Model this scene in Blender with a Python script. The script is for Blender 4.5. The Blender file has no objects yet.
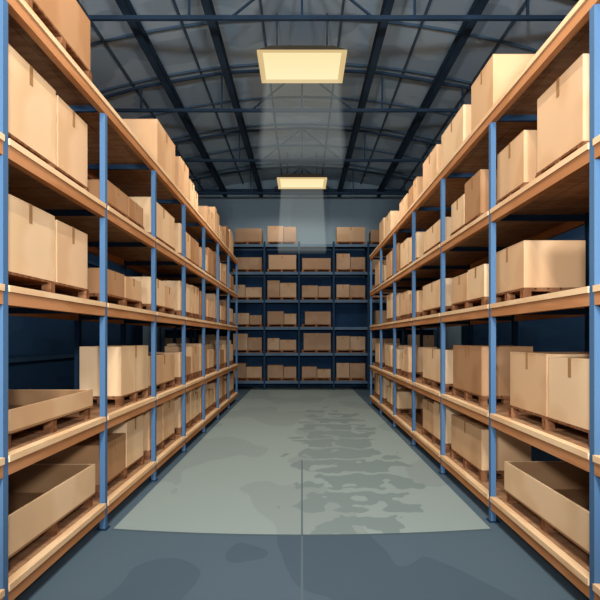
import bpy, math, random
from mathutils import Vector
R = random.Random(7)
sc = bpy.context.scene
sc.view_settings.view_transform = 'Standard'
sc.view_settings.look = 'None'
CAMH = 1.95

def lin(c):
    c = c/255.0
    return c/12.92 if c <= 0.04045 else ((c+0.055)/1.055)**2.4
def rgb(h):
    h = h.lstrip('#')
    return tuple(lin(int(h[i:i+2], 16)) for i in (0, 2, 4))+(1,)

# ---------- materials ----------
def base_mat(name, rough=0.9):
    m = bpy.data.materials.new(name); m.use_nodes = True
    nt = m.node_tree; b = nt.nodes['Principled BSDF']
    b.inputs['Roughness'].default_value = rough
    b.inputs['Specular IOR Level'].default_value = 0.0
    return m, nt, b
def noisy(name, c1, c2, scale=(1, 1, 1), ns=3.0, rough=0.9, lo=0.45, hi=0.55, metallic=0):
    m, nt, b = base_mat(name, rough)
    tc = nt.nodes.new('ShaderNodeTexCoord'); mp = nt.nodes.new('ShaderNodeMapping')
    mp.inputs['Scale'].default_value = scale
    n = nt.nodes.new('ShaderNodeTexNoise'); n.inputs['Scale'].default_value = ns
    n.inputs['Detail'].default_value = 2
    r = nt.nodes.new('ShaderNodeValToRGB')
    r.color_ramp.elements[0].position = lo; r.color_ramp.elements[0].color = rgb(c1)
    r.color_ramp.elements[1].position = hi; r.color_ramp.elements[1].color = rgb(c2)
    nt.links.new(tc.outputs['Object'], mp.inputs['Vector'])
    nt.links.new(mp.outputs[0], n.inputs['Vector'])
    nt.links.new(n.outputs['Fac'], r.inputs['Fac'])
    nt.links.new(r.outputs['Color'], b.inputs['Base Color'])
    b.inputs['Metallic'].default_value = metallic
    return m
CARD = [noisy('cardboard_light', '#DFBB92', '#D6B086', ns=1.2),
        noisy('cardboard_mid', '#CEA57C', '#C59A71', ns=1.2),
        noisy('cardboard_tan', '#D8B088', '#CEA57C', ns=1.2),
        noisy('cardboard_brown', '#AE835E', '#A47853', ns=1.2)]
CARD_IN = noisy('cardboard_inner', '#9C7653', '#936C4A', ns=1.2)
TAPE = noisy('packing_tape', '#A07850', '#98704A', ns=2)
SEAM = noisy('carton_seam', '#8F6038', '#8A5C36', ns=2)
PALW = noisy('pallet_wood', '#84593C', '#6E472E', scale=(1, 6, 6), ns=3)
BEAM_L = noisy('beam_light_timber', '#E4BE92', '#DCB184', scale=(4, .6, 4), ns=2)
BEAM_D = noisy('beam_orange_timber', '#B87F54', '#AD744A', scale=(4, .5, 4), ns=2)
DECK = noisy('shelf_deck_board', '#A67C5A', '#986E4E', scale=(1, 3, 1), ns=3)
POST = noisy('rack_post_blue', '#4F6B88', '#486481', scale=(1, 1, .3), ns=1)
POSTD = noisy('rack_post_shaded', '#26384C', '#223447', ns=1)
STEEL = noisy('roof_steel', '#2D3B4A', '#324151', ns=1)
RIB = noisy('roof_rib', '#4A5B6A', '#4E5F6E', ns=1)
CEIL = noisy('roof_sheet', '#96A8B5', '#A9BAC5', scale=(.35, .5, 1), ns=1.2, lo=.49, hi=.51)
WALLS = noisy('side_wall_navy', '#20344B', '#243951', scale=(1, .3, 2), ns=.8, lo=.48, hi=.52)
WALLB = noisy('back_wall_sheet', '#7A8A92', '#82929A', scale=(.5, 1, .3), ns=1, lo=.48, hi=.52)
TRIM = noisy('wall_trim_dark', '#2A3D50', '#2E4154', ns=1)
BBEAM = noisy('back_rack_beam', '#526475', '#4B5D6E', ns=1)
BBOX = [noisy('stock_box_brown_shaded', '#97785F', '#8F7057', ns=1.2), noisy('stock_box_tan_shaded', '#A98A6E', '#A18164', ns=1.2)]  # back rack cartons: shade is put into these dimmer browns
FRAME = noisy('lamp_frame', '#6E6250', '#6A5E4C', ns=1)

def emis(name, col, s):
    m = bpy.data.materials.new(name); m.use_nodes = True
    nt = m.node_tree; nt.nodes.clear()
    o = nt.nodes.new('ShaderNodeOutputMaterial'); e = nt.nodes.new('ShaderNodeEmission')
    e.inputs['Color'].default_value = rgb(col); e.inputs['Strength'].default_value = s
    nt.links.new(e.outputs[0], o.inputs['Surface']); return m
LAMP = emis('lamp_diffuser', '#FDE9B2', 1.0)
LAMP2 = emis('lamp_diffuser_edge', '#D9BC86', 1.0)
def shaft_mat():
    m = bpy.data.materials.new('hazy_light_shaft'); m.use_nodes = True
    nt = m.node_tree; nt.nodes.clear()
    o = nt.nodes.new('ShaderNodeOutputMaterial'); e = nt.nodes.new('ShaderNodeEmission')
    e.inputs['Color'].default_value = (.9, .98, .92, 1); e.inputs['Strength'].default_value = 0.07
    nt.links.new(e.outputs[0], o.inputs['Volume']); return m
SHAFT = shaft_mat()

# ---------- mesh builder ----------
class MB:
    def __init__(s): s.v = []; s.f = []; s.m = []; s.mats = []
    def mi(s, mat):
        if mat not in s.mats: s.mats.append(mat)
        return s.mats.index(mat)
    def hexa(s, pts, mat):
        o = len(s.v); s.v += [tuple(p) for p in pts]; k = s.mi(mat)
        for f in ((0, 3, 2, 1), (4, 5, 6, 7), (0, 1, 5, 4), (1, 2, 6, 5), (2, 3, 7, 6), (3, 0, 4, 7)):
            s.f.append(tuple(o+i for i in f)); s.m.append(k)
    def box(s, x0, x1, y0, y1, z0, z1, mat):
        if x0 > x1: x0, x1 = x1, x0
        s.hexa([(x0, y0, z0), (x1, y0, z0), (x1, y1, z0), (x0, y1, z0),
                (x0, y0, z1), (x1, y0, z1), (x1, y1, z1), (x0, y1, z1)], mat)
    def bar(s, a, b, w, mat):
        a = Vector(a); b = Vector(b); d = (b-a).normalized()
        up = Vector((0, 0, 1)) if abs(d.z) < .9 else Vector((0, 1, 0))
        u = d.cross(up).normalized()*w/2; v = d.cross(u).normalized()*w/2
        s.hexa([a-u-v, a+u-v, a+u+v, a-u+v, b-u-v, b+u-v, b+u+v, b-u+v], mat)
    def obj(s, name, origin=(0, 0, 0), bevel=0):
        o3 = Vector(origin)
        me = bpy.data.meshes.new(name)
        me.from_pydata([tuple(Vector(p)-o3) for p in s.v], [], s.f)
        for m in s.mats: me.materials.append(m)
        me.polygons.foreach_set('material_index', s.m); me.update()
        ob = bpy.data.objects.new(name, me); sc.collection.objects.link(ob); ob.location = o3
        if bevel:
            b = ob.modifiers.new('bevel', 'BEVEL'); b.width = bevel; b.segments = 1; b.limit_method = 'ANGLE'
        return ob

# ---------- room ----------
HW = 6.5; Y0 = -4.0; YB = 24.5
CREST = CAMH+6.5
def arch(x): return CREST-0.03*x*x
fl = MB(); fl.box(-HW-.2, HW+.2, Y0, YB+.2, -.2, 0, None)
def floor_mat():
    m, nt, b = base_mat('painted_concrete_floor', .9)
    N = nt.nodes; L = nt.links
    tc = N.new('ShaderNodeTexCoord'); sep = N.new('ShaderNodeSeparateXYZ'); L.new(tc.outputs['Object'], sep.inputs[0])
    def M(op, a, bb=None, c=None):
        n = N.new('ShaderNodeMath'); n.operation = op
        for i, q in enumerate((a, bb, c)):
            if q is None: continue
            if isinstance(q, (int, float)): n.inputs[i].default_value = q
            else: L.new(q, n.inputs[i])
        return n.outputs[0]
    x, y = sep.outputs[0], sep.outputs[1]
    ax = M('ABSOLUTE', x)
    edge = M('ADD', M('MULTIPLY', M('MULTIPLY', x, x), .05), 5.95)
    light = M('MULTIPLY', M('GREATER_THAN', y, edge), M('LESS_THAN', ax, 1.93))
    def noise(sx, sy, sca, det=2):
        mp = N.new('ShaderNodeMapping'); mp.inputs['Scale'].default_value = (sx, sy, 1)
        n = N.new('ShaderNodeTexNoise'); n.inputs['Scale'].default_value = sca; n.inputs['Detail'].default_value = det
        L.new(tc.outputs['Object'], mp.inputs[0]); L.new(mp.outputs[0], n.inputs[0]); return n.outputs['Fac']
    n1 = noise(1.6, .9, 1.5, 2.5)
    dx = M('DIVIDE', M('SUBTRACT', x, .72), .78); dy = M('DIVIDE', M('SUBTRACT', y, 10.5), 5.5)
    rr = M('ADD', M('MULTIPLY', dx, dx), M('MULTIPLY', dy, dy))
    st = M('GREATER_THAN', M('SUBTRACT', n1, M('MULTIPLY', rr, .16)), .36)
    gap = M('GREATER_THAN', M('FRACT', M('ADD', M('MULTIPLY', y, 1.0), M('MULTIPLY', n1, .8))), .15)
    strokes = M('MULTIPLY', M('MULTIPLY', st, gap), light)  # darker broken strokes in an oval right of the aisle centre
    joint = M('MULTIPLY', M('LESS_THAN', ax, .010), M('LESS_THAN', y, 9.6))
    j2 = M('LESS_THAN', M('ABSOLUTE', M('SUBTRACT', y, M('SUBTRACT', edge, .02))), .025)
    n2 = M('GREATER_THAN', noise(.5, .25, 1.0, 2), .5)
    def mix(f, a, bb):
        n = N.new('ShaderNodeMix'); n.data_type = 'RGBA'; L.new(f, n.inputs[0])
        for i, q in ((6, a), (7, bb)):
            if isinstance(q, str): n.inputs[i].default_value = rgb(q)
            else: L.new(q, n.inputs[i])
        return n.outputs[2]
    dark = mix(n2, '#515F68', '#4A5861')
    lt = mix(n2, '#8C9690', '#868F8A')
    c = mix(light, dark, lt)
    c = mix(strokes, c, '#78837F')
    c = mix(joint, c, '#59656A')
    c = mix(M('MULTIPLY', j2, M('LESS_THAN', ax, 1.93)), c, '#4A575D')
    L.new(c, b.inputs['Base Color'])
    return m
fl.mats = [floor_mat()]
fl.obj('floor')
w = MB(); w.box(-HW-.2, -HW, Y0, YB, 0, arch(HW)-.02, WALLS)
for z in (1.4, 2.8, 4.2, 5.6): w.box(-HW, -HW+.08, Y0, YB, z, z+.1, TRIM)
w.obj('wall_left')
w = MB(); w.box(HW, HW+.2, Y0, YB, 0, arch(HW)-.02, WALLS)
for z in (1.4, 2.8, 4.2, 5.6): w.box(HW-.08, HW, Y0, YB, z, z+.1, TRIM)
w.obj('wall_right')
w = MB(); NS = 26
for i in range(NS):
    xa = -HW+2*HW*i/NS; xb = -HW+2*HW*(i+1)/NS
    w.hexa([(xa, YB, 0), (xb, YB, 0), (xb, YB+.2, 0), (xa, YB+.2, 0),
            (xa, YB, arch(xa)), (xb, YB, arch(xb)), (xb, YB+.2, arch(xb)), (xa, YB+.2, arch(xa))], WALLB)
w.obj('wall_back')
w = MB(); w.box(-HW+.1, HW-.1, YB-.16, YB, CAMH+5.85, CAMH+6.05, STEEL)
w.obj('trim_1')
c = MB()
for i in range(NS):
    xa = -HW-.2+(2*HW+.4)*i/NS; xb = -HW-.2+(2*HW+.4)*(i+1)/NS
    za, zb = arch(xa), arch(xb)
    c.hexa([(xa, Y0, za), (xb, Y0, zb), (xb, YB+.2, zb), (xa, YB+.2, za),
            (xa, Y0, za+.1), (xb, Y0, zb+.1), (xb, YB+.2, zb+.1), (xa, YB+.2, za+.1)], CEIL)
yy = 0.1
while yy < YB-.4:
    for i in range(NS):
        xa = -HW+2*HW*i/NS; xb = -HW+2*HW*(i+1)/NS
        za, zb = arch(xa), arch(xb)
        c.hexa([(xa, yy, za-.05), (xb, yy, zb-.05), (xb, yy+.05, zb-.05), (xa, yy+.05, za-.05),
                (xa, yy, za), (xb, yy, zb), (xb, yy+.05, zb), (xa, yy+.05, za)], RIB)
    yy += 2.0
for x in (-4.0, -2.4, -.8, .8, 2.4, 4.0):
    c.box(x-.02, x+.02, Y0, YB, arch(x)-.06, arch(x)+.0, RIB)
c.obj('ceiling')
for x in (-4.9, -3.1, -1.65, 1.5, 3.1, 4.9):
    b = MB(); zc = CAMH+5.72
    zt = min(arch(x)-.07, zc+.22)
    b.box(x-.07, x+.07, Y0, YB-.16, zt-.04, zt, STEEL); b.box(x-.025, x+.025, Y0, YB-.16, zt-.18, zt-.04, STEEL)
    b.box(x-.07, x+.07, Y0, YB-.16, zt-.22, zt-.18, STEEL)
    b.obj('roof_beam', (x, 0, zt-.1))
for y in (-2, 2, 6, 10.1, 14.2, 18.2, 22.3):
    t = MB(); zb = CAMH+5.42
    X = 5.7
    t.box(-X, X, y-.035, y+.035, zb-.07, zb, STEEL)
    n = 6
    xs = [-X+2*X*i/n for i in range(n+1)]
    for i in range(n):
        t.bar((xs[i], y, arch(xs[i])-.12), (xs[i+1], y, arch(xs[i+1])-.12), .06, STEEL)
        if i > 0 and arch(xs[i])-.12 > zb: t.bar((xs[i], y, zb-.03), (xs[i], y, arch(xs[i])-.12), .04, STEEL)
    t.bar((-1.2, y, zb-.03), (0, y, CREST-.14), .035, STEEL)
    t.bar((1.2, y, zb-.03), (0, y, CREST-.14), .035, STEEL)
    t.obj('roof_truss', (0, y, zb))

# ceiling lights
def lamp(y, w=.85, l=.68, shaft=1.5, pw=330):
    z = CAMH+5.42
    e = bpy.data.objects.new('ceiling_light', None); sc.collection.objects.link(e); e.location = (0, y, z)
    m = MB()
    m.hexa([(-w, y-l, z+.02), (w, y-l, z+.02), (w, y+l, z+.02), (-w, y+l, z+.02),
            (-w*.7, y-l*.7, z+.2), (w*.7, y-l*.7, z+.2), (w*.7, y+l*.7, z+.2), (-w*.7, y+l*.7, z+.2)], FRAME)
    h = m.obj('housing', (0, y, z))
    m = MB(); t = .1; zl = z-.035; zu = z+.02
    o_ = [(-w, y-l), (w, y-l), (w, y+l), (-w, y+l)]
    i_ = [(-w+t, y-l+t), (w-t, y-l+t), (w-t, y+l-t), (-w+t, y+l-t)]
    for k in range(4):
        a, b2 = o_[k], o_[(k+1) % 4]; c2, d2 = i_[(k+1) % 4], i_[k]
        m.hexa([(*a, zl), (*b2, zl), (*c2, zu-.01), (*d2, zu-.01), (*a, zu), (*b2, zu), (*c2, zu), (*d2, zu)], LAMP2)
    rim = m.obj('rim', (0, y, z))
    m = MB(); m.box(-w+t, w-t, y-l+t, y+l-t, z-.0, z+.02, LAMP); d = m.obj('diffuser', (0, y, z))
    m = MB()
    for sx in (-.5, .5):
        m.bar((sx, y, z+.2), (sx, y, arch(sx)), .025, STEEL)
    r = m.obj('hanger_rods', (0, y, z))
    parts = [h, rim, d, r]
    if shaft:
        m = MB(); a = .85; bb = 1.0
        m.hexa([(-bb*w, y-bb*l, z-shaft), (bb*w, y-bb*l, z-shaft), (bb*w, y+bb*l, z-shaft), (-bb*w, y+bb*l, z-shaft),
                (-a*w, y-a*l, z-.05), (a*w, y-a*l, z-.05), (a*w, y+a*l, z-.05), (-a*w, y+a*l, z-.05)], SHAFT)
        parts.append(m.obj('light_shaft', (0, y, z)))
    for p in parts:
        p.parent = e; p.location = (0, 0, 0)
    for i, (sx, sy) in enumerate(((-.5, -.4), (.5, -.4), (-.5, .4), (.5, .4))):
        ld = bpy.data.lights.new('bulb', 'SPOT'); ld.energy = pw; ld.color = (1, .955, .88)
        ld.spot_size = math.radians(172); ld.spot_blend = .3; ld.shadow_soft_size = .03
        lo = bpy.data.objects.new('bulb_%d' % (i+1), ld); sc.collection.objects.link(lo)
        lo.parent = e; lo.location = (sx, sy, -.04)
lamp(-2.5, shaft=0, pw=200); lamp(4.0, shaft=0, pw=225); lamp(12.0, shaft=1.9, pw=225); lamp(21.0, shaft=2.4, pw=75)  # first two are unseen fixtures, added for their light

# added fill spots on made-up stands, unseen behind the camera, brightening the roof
for sx in (-1.2, 1.2):
    e = bpy.data.objects.new('added_roof_fill', None); sc.collection.objects.link(e); e.location = (sx, -3.2, 0)
    m = MB(); m.box(-.03, .03, -.03, .03, 0, 3.3, STEEL); m.box(-.3, .3, -.3, .3, 0, .04, STEEL)
    m.box(-.2, .2, -.12, .0, 3.3, 3.6, STEEL)
    st = m.obj('fill_stand'); st.parent = e
    ld = bpy.data.lights.new('roof_fill_spot', 'SPOT'); ld.energy = 3000; ld.color = (.84, .92, 1)
    ld.spot_size = math.radians(110); ld.spot_blend = .6; ld.shadow_soft_size = .3
    lo = bpy.data.objects.new('roof_fill_spot', ld); sc.collection.objects.link(lo); lo.parent = e
    lo.location = (0, .2, 3.45)
    dvec = Vector((-sx, 16+3.2, 11-3.45)); lo.rotation_euler = dvec.to_track_quat('-Z', 'Y').to_euler()

# ---------- side racks ----------
D = 2.0; RD = 1.1
LV = {1: .27, 2: 1.15, 3: 2.31, 4: 3.31, 5: 4.37}
PYS = {-1: [4.05+2.08*k for k in range(-1, 8)], 1: [4.14+2.25*k for k in range(-1, 7)]}
def rack(s):
    m = MB(); PY = PYS[s]
    for y in PY:
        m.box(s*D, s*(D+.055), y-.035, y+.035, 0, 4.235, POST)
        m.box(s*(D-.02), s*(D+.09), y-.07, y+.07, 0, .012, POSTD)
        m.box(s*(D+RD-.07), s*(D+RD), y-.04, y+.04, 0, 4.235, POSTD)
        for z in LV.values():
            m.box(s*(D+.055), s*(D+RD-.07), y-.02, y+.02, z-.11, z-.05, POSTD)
    for k in range(len(PY)-1):
        a, b = PY[k]+.035, PY[k+1]-.035
        for lv, z in LV.items():
            if lv == 5: a_, b_ = PY[k]-(.035 if k == 0 else 0), PY[k+1]+(.035 if k == len(PY)-2 else 0)
            else: a_, b_ = a, b
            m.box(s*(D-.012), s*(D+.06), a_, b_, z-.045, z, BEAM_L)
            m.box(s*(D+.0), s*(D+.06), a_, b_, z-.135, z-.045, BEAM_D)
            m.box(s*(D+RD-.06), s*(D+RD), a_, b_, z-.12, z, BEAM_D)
            nb = 6; w_ = (RD-.12)/nb
            for i in range(nb):
                x0 = D+.06+w_*i
                m.box(s*(x0+.004), s*(x0+w_-.004), a-.035, b+.035, z-.03, z, DECK)
    m.obj('pallet_rack', (s*(D+RD/2), (PY[0]+PY[-1])/2, 0))
rack(-1); rack(1)

PH = .12
def pallet(xa, xb, ya, yb, z, name='wooden_pallet', mb=None):
    m = mb or MB()
    if xa > xb: xa, xb = xb, xa
    for i in range(3):
        yy = ya+(yb-ya-.08)*i/2
        m.box(xa, xb, yy, yy+.08, z, z+.018, PALW)
        for j in range(3):
            xx = xa+(xb-xa-.08)*j/2
            m.box(xx, xx+.08, yy, yy+.08, z+.018, z+PH-.036, PALW)
        m.box(xa, xb, yy, yy+.08, z+PH-.036, z+PH-.02, PALW)
    n = 5; g = (xb-xa)/n
    for j in range(n):
        m.box(xa+g*j+.008, xa+g*(j+1)-.008, ya, yb, z+PH-.02, z+PH, PALW)
    if mb is None: m.obj(name, ((xa+xb)/2, (ya+yb)/2, z))
def carton(xa, xb, ya, yb, z, h, mat, mb=None, axis='x', full=False):
    m = mb or MB()
    if xa > xb: xa, xb = xb, xa
    m.box(xa, xb, ya, yb, z, z+h-.012, mat)
    if axis == 'x':
        yc = (ya+yb)/2
        m.box(xa, xb, ya, yc-.003, z+h-.012, z+h, mat); m.box(xa, xb, yc+.003, yb, z+h-.012, z+h, mat)
        t = .028; e = .003; dr = min(.15, h*.35)
        m.box(xa-e, xb+e, yc-t, yc+t, z+h, z+h+e, TAPE)
        for x in (xa, xb):
            sgn = -1 if x == xa else 1
            m.box(x, x+sgn*e, yc-t, yc+t, z+h-dr, z+h, TAPE)
            if full: m.box(x, x+sgn*e*.5, yc-.005, yc+.005, z, z+h-dr, SEAM)
    else:
        xc = (xa+xb)/2
        m.box(xa, xc-.003, ya, yb, z+h-.012, z+h, mat); m.box(xc+.003, xb, ya, yb, z+h-.012, z+h, mat)
        t = .03; e = .003; dr = min(.13, h*.3)
        m.box(xc-t, xc+t, ya-e, yb+e, z+h, z+h+e, TAPE)
        m.box(xc-t, xc+t, ya-e, ya, z+h-dr, z+h, TAPE); m.box(xc-t, xc+t, yb, yb+e, z+h-dr, z+h, TAPE)
    if mb is None: m.obj('cardboard_box', ((xa+xb)/2, (ya+yb)/2, z), bevel=.003)
def open_box(xa, xb, ya, yb, z, h, mat):
    m = MB(); t = .018
    if xa > xb: xa, xb = xb, xa
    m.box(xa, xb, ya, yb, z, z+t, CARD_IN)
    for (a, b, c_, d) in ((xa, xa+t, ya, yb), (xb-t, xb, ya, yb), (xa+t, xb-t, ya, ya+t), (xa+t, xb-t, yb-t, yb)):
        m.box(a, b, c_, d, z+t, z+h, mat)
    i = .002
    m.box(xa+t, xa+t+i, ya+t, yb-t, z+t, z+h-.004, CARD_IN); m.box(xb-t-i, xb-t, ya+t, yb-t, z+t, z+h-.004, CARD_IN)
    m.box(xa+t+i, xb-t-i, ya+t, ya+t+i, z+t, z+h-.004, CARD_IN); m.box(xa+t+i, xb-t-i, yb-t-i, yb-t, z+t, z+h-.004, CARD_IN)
    m.obj('open_cardboard_box', ((xa+xb)/2, (ya+yb)/2, z))

XI = D+.10
def group(s, lv, boxes, lift=0):
    z = LV[lv]+lift
    ya = min(b[0] for b in boxes); yb = max(b[1] for b in boxes); dp = max(b[2] for b in boxes)
    pallet(s*XI, s*(XI+dp), ya, yb, z)
    for b in boxes:
        y0, y1, d, h, mi = b[:5]; kind = b[5] if len(b) > 5 else 'c'
        off = .012
        if kind == 'o': open_box(s*(XI-.03), s*(XI+d), y0+off, y1-off, z+PH, h, CARD[mi])
        else: carton(s*(XI+off), s*(XI+d), y0+off, y1-off, z+PH, h, CARD[mi], axis='y' if kind == 'y' else 'x', full=(kind == 'f'))
Lf, Rt = -1, 1
E = [
 (Lf, 4, [(4.2, 5.16, .85, .64, 0), (5.18, 5.92, .85, .62, 2)]),
 (Lf, 4, [(6.5, 7.3, .6, .24, 3), (7.32, 8.0, .6, .24, 3)]),
 (Lf, 4, [(8.4, 9.95, .6, .5, 0)]),
 (Lf, 5, [(8.75, 10.0, .6, .66, 1)]),
 (Lf, 3, [(4.2, 5.14, .85, .56, 0), (5.16, 5.92, .85, .54, 2)]),
 (Lf, 3, [(6.4, 7.15, .55, .27, 3), (7.17, 7.9, .6, .26, 1)]),
 (Lf, 3, [(8.4, 9.2, .6, .38, 0), (9.22, 9.9, .6, .33, 2)]),
 (Lf, 2, [(4.25, 5.95, .9, .17, 1, 'o')]),
 (Lf, 2, [(7.0, 8.25, .5, .58, 0, 'f')]),
 (Lf, 2, [(8.5, 9.95, .7, .42, 1)]),
 (Lf, 1, [(4.2, 6.02, .9, .3, 0, 'o')]),
 (Lf, 1, [(6.35, 7.2, .75, .42, 3), (7.22, 8.0, .6, .55, 0)]),
 (Lf, 1, [(8.3, 9.1, .6, .55, 1), (9.12, 9.95, .6, .6, 2)]),
 (Rt, 5, [(6.62, 7.5, .55, .6, 1)]),
 (Rt, 5, [(7.85, 9.1, .5, .52, 0)]),
 (Rt, 5, [(9.4, 10.5, .6, .5, 2)]),
 (Rt, 4, [(4.5, 5.4, .75, .66, 2)]),
 (Rt, 4, [(5.7, 6.5, .48, .5, 1)]),
 (Rt, 4, [(7.1, 7.8, .5, .52, 3), (7.82, 8.5, .5, .4, 0)]),
 (Rt, 4, [(9.0, 10.4, .5, .34, 0)]),
 (Rt, 3, [(5.7, 6.65, .6, .45, 1)]),
 (Rt, 3, [(6.95, 7.65, .5, .38, 0), (7.67, 8.45, .5, .36, 1)]),
 (Rt, 3, [(9.0, 10.5, .6, .42, 0)]),
 (Rt, 2, [(4.32, 5.15, .8, .52, 0), (5.17, 6.1, .8, .54, 1)]),
 (Rt, 2, [(7.05, 8.4, .62, .58, 3)]),
 (Rt, 2, [(8.9, 10.5, .6, .5, 0)]),
 (Rt, 1, [(4.3, 6.15, .88, .3, 0, 'o')]),
 (Rt, 1, [(7.05, 8.5, .6, .48, 1)]),
 (Rt, 1, [(8.85, 9.6, .6, .55, 0), (9.62, 10.5, .6, .5, 1)]),
]
for s, lv, bs in E: group(s, lv, bs)
pallet(-XI, -(XI+.85), 4.6, 6.0, LV[5]); group(-1, 5, [(4.6, 6.0, .85, .5, 3)], lift=PH)
for s in (-1, 1):
    PY = PYS[s]
    for lv in LV:
        for k in [0]+list(range(4, len(PY)-1)):
            a, b = PY[k]+.12, PY[k+1]-.08
            y = a
            while y < b-.6:
                L_ = min(R.uniform(.75, 1.0), b-y)
                if R.random() > .1:
                    d = R.uniform(.5, .85); h = R.uniform(.36, .66)
                    if R.random() < .35:
                        ym = y+L_*R.uniform(.4, .6)
                        group(s, lv, [(y, ym-.01, d, h, R.randrange(3)), (ym+.01, y+L_, d*.95, h*R.uniform(.7, 1), R.choice((0, 1, 2, 3)))])
                    else:
                        group(s, lv, [(y, y+L_, d, h, R.choice((0, 0, 1, 2, 3)))])
                y += L_+R.uniform(.05, .18)

# ---------- back rack ----------
YR = 22.5
BL = [.34, 1.39, 2.36, 3.38, 4.43, 5.47]
PX = [-.11+1.3*i for i in range(-4, 5)]
m = MB()
for x in PX:
    m.box(x-.035, x+.035, YR, YR+.07, 0, BL[-1]+.1, POSTD)
    m.box(x-.035, x+.035, YR+.93, YR+1.0, 0, BL[-1]+.1, POSTD)
    for z in BL: m.box(x-.02, x+.02, YR+.07, YR+.93, z-.11, z-.05, POSTD)
for z in BL:
    for i in range(len(PX)-1):
        m.box(PX[i]+.035, PX[i+1]-.035, YR-.01, YR+.05, z-.1, z, BBEAM)
        m.box(PX[i]+.035, PX[i+1]-.035, YR+.94, YR+1.0, z-.1, z, BBEAM)
    m.box(PX[0], PX[-1], YR+.07, YR+.93, z-.03, z, POSTD)
m.box(PX[0], PX[-1], YR+1.0, YR+1.02, 0.05, BL[-1], WALLS)
m.obj('pallet_rack', (0, YR+.5, 0))
bx = MB()
for z in BL:
    for i in range(len(PX)-1):
        a, b = PX[i]+.1, PX[i+1]-.1
        if R.random() < .04: continue
        pallet(a, b, YR+.1, YR+.8, z, mb=bx)
        h = R.uniform(.4, .62)
        if R.random() < .55:
            xm = a+(b-a)*R.uniform(.42, .58)
            carton(a+.01, xm-.01, YR+.12, YR+.75, z+PH, h, R.choice(BBOX), mb=bx, axis='y')
            carton(xm+.01, b-.01, YR+.12, YR+.75, z+PH, h*R.uniform(.75, 1), R.choice(BBOX), mb=bx, axis='y')
        else:
            carton(a+R.uniform(.01, .2), b-.01, YR+.12, YR+.75, z+PH, h, R.choice(BBOX), mb=bx, axis='y')
bx.obj('cardboard_box_stock', (0, YR+.5, 0))

# ---------- world & camera ----------
wd = bpy.data.worlds.new('world'); sc.world = wd; wd.use_nodes = True
bg = wd.node_tree.nodes['Background']; bg.inputs[0].default_value = (.76, .8, .86, 1); bg.inputs[1].default_value = 1.3
cd = bpy.data.cameras.new('camera'); cam = bpy.data.objects.new('camera', cd); sc.collection.objects.link(cam)
cam.location = (0, 0, CAMH); cam.rotation_euler = (math.pi/2, 0, 0)
cd.sensor_width = 36; cd.lens = 36; cd.shift_x = -2/600; cd.shift_y = 38/600
cd.clip_start = .05; cd.clip_end = 200
sc.camera = cam
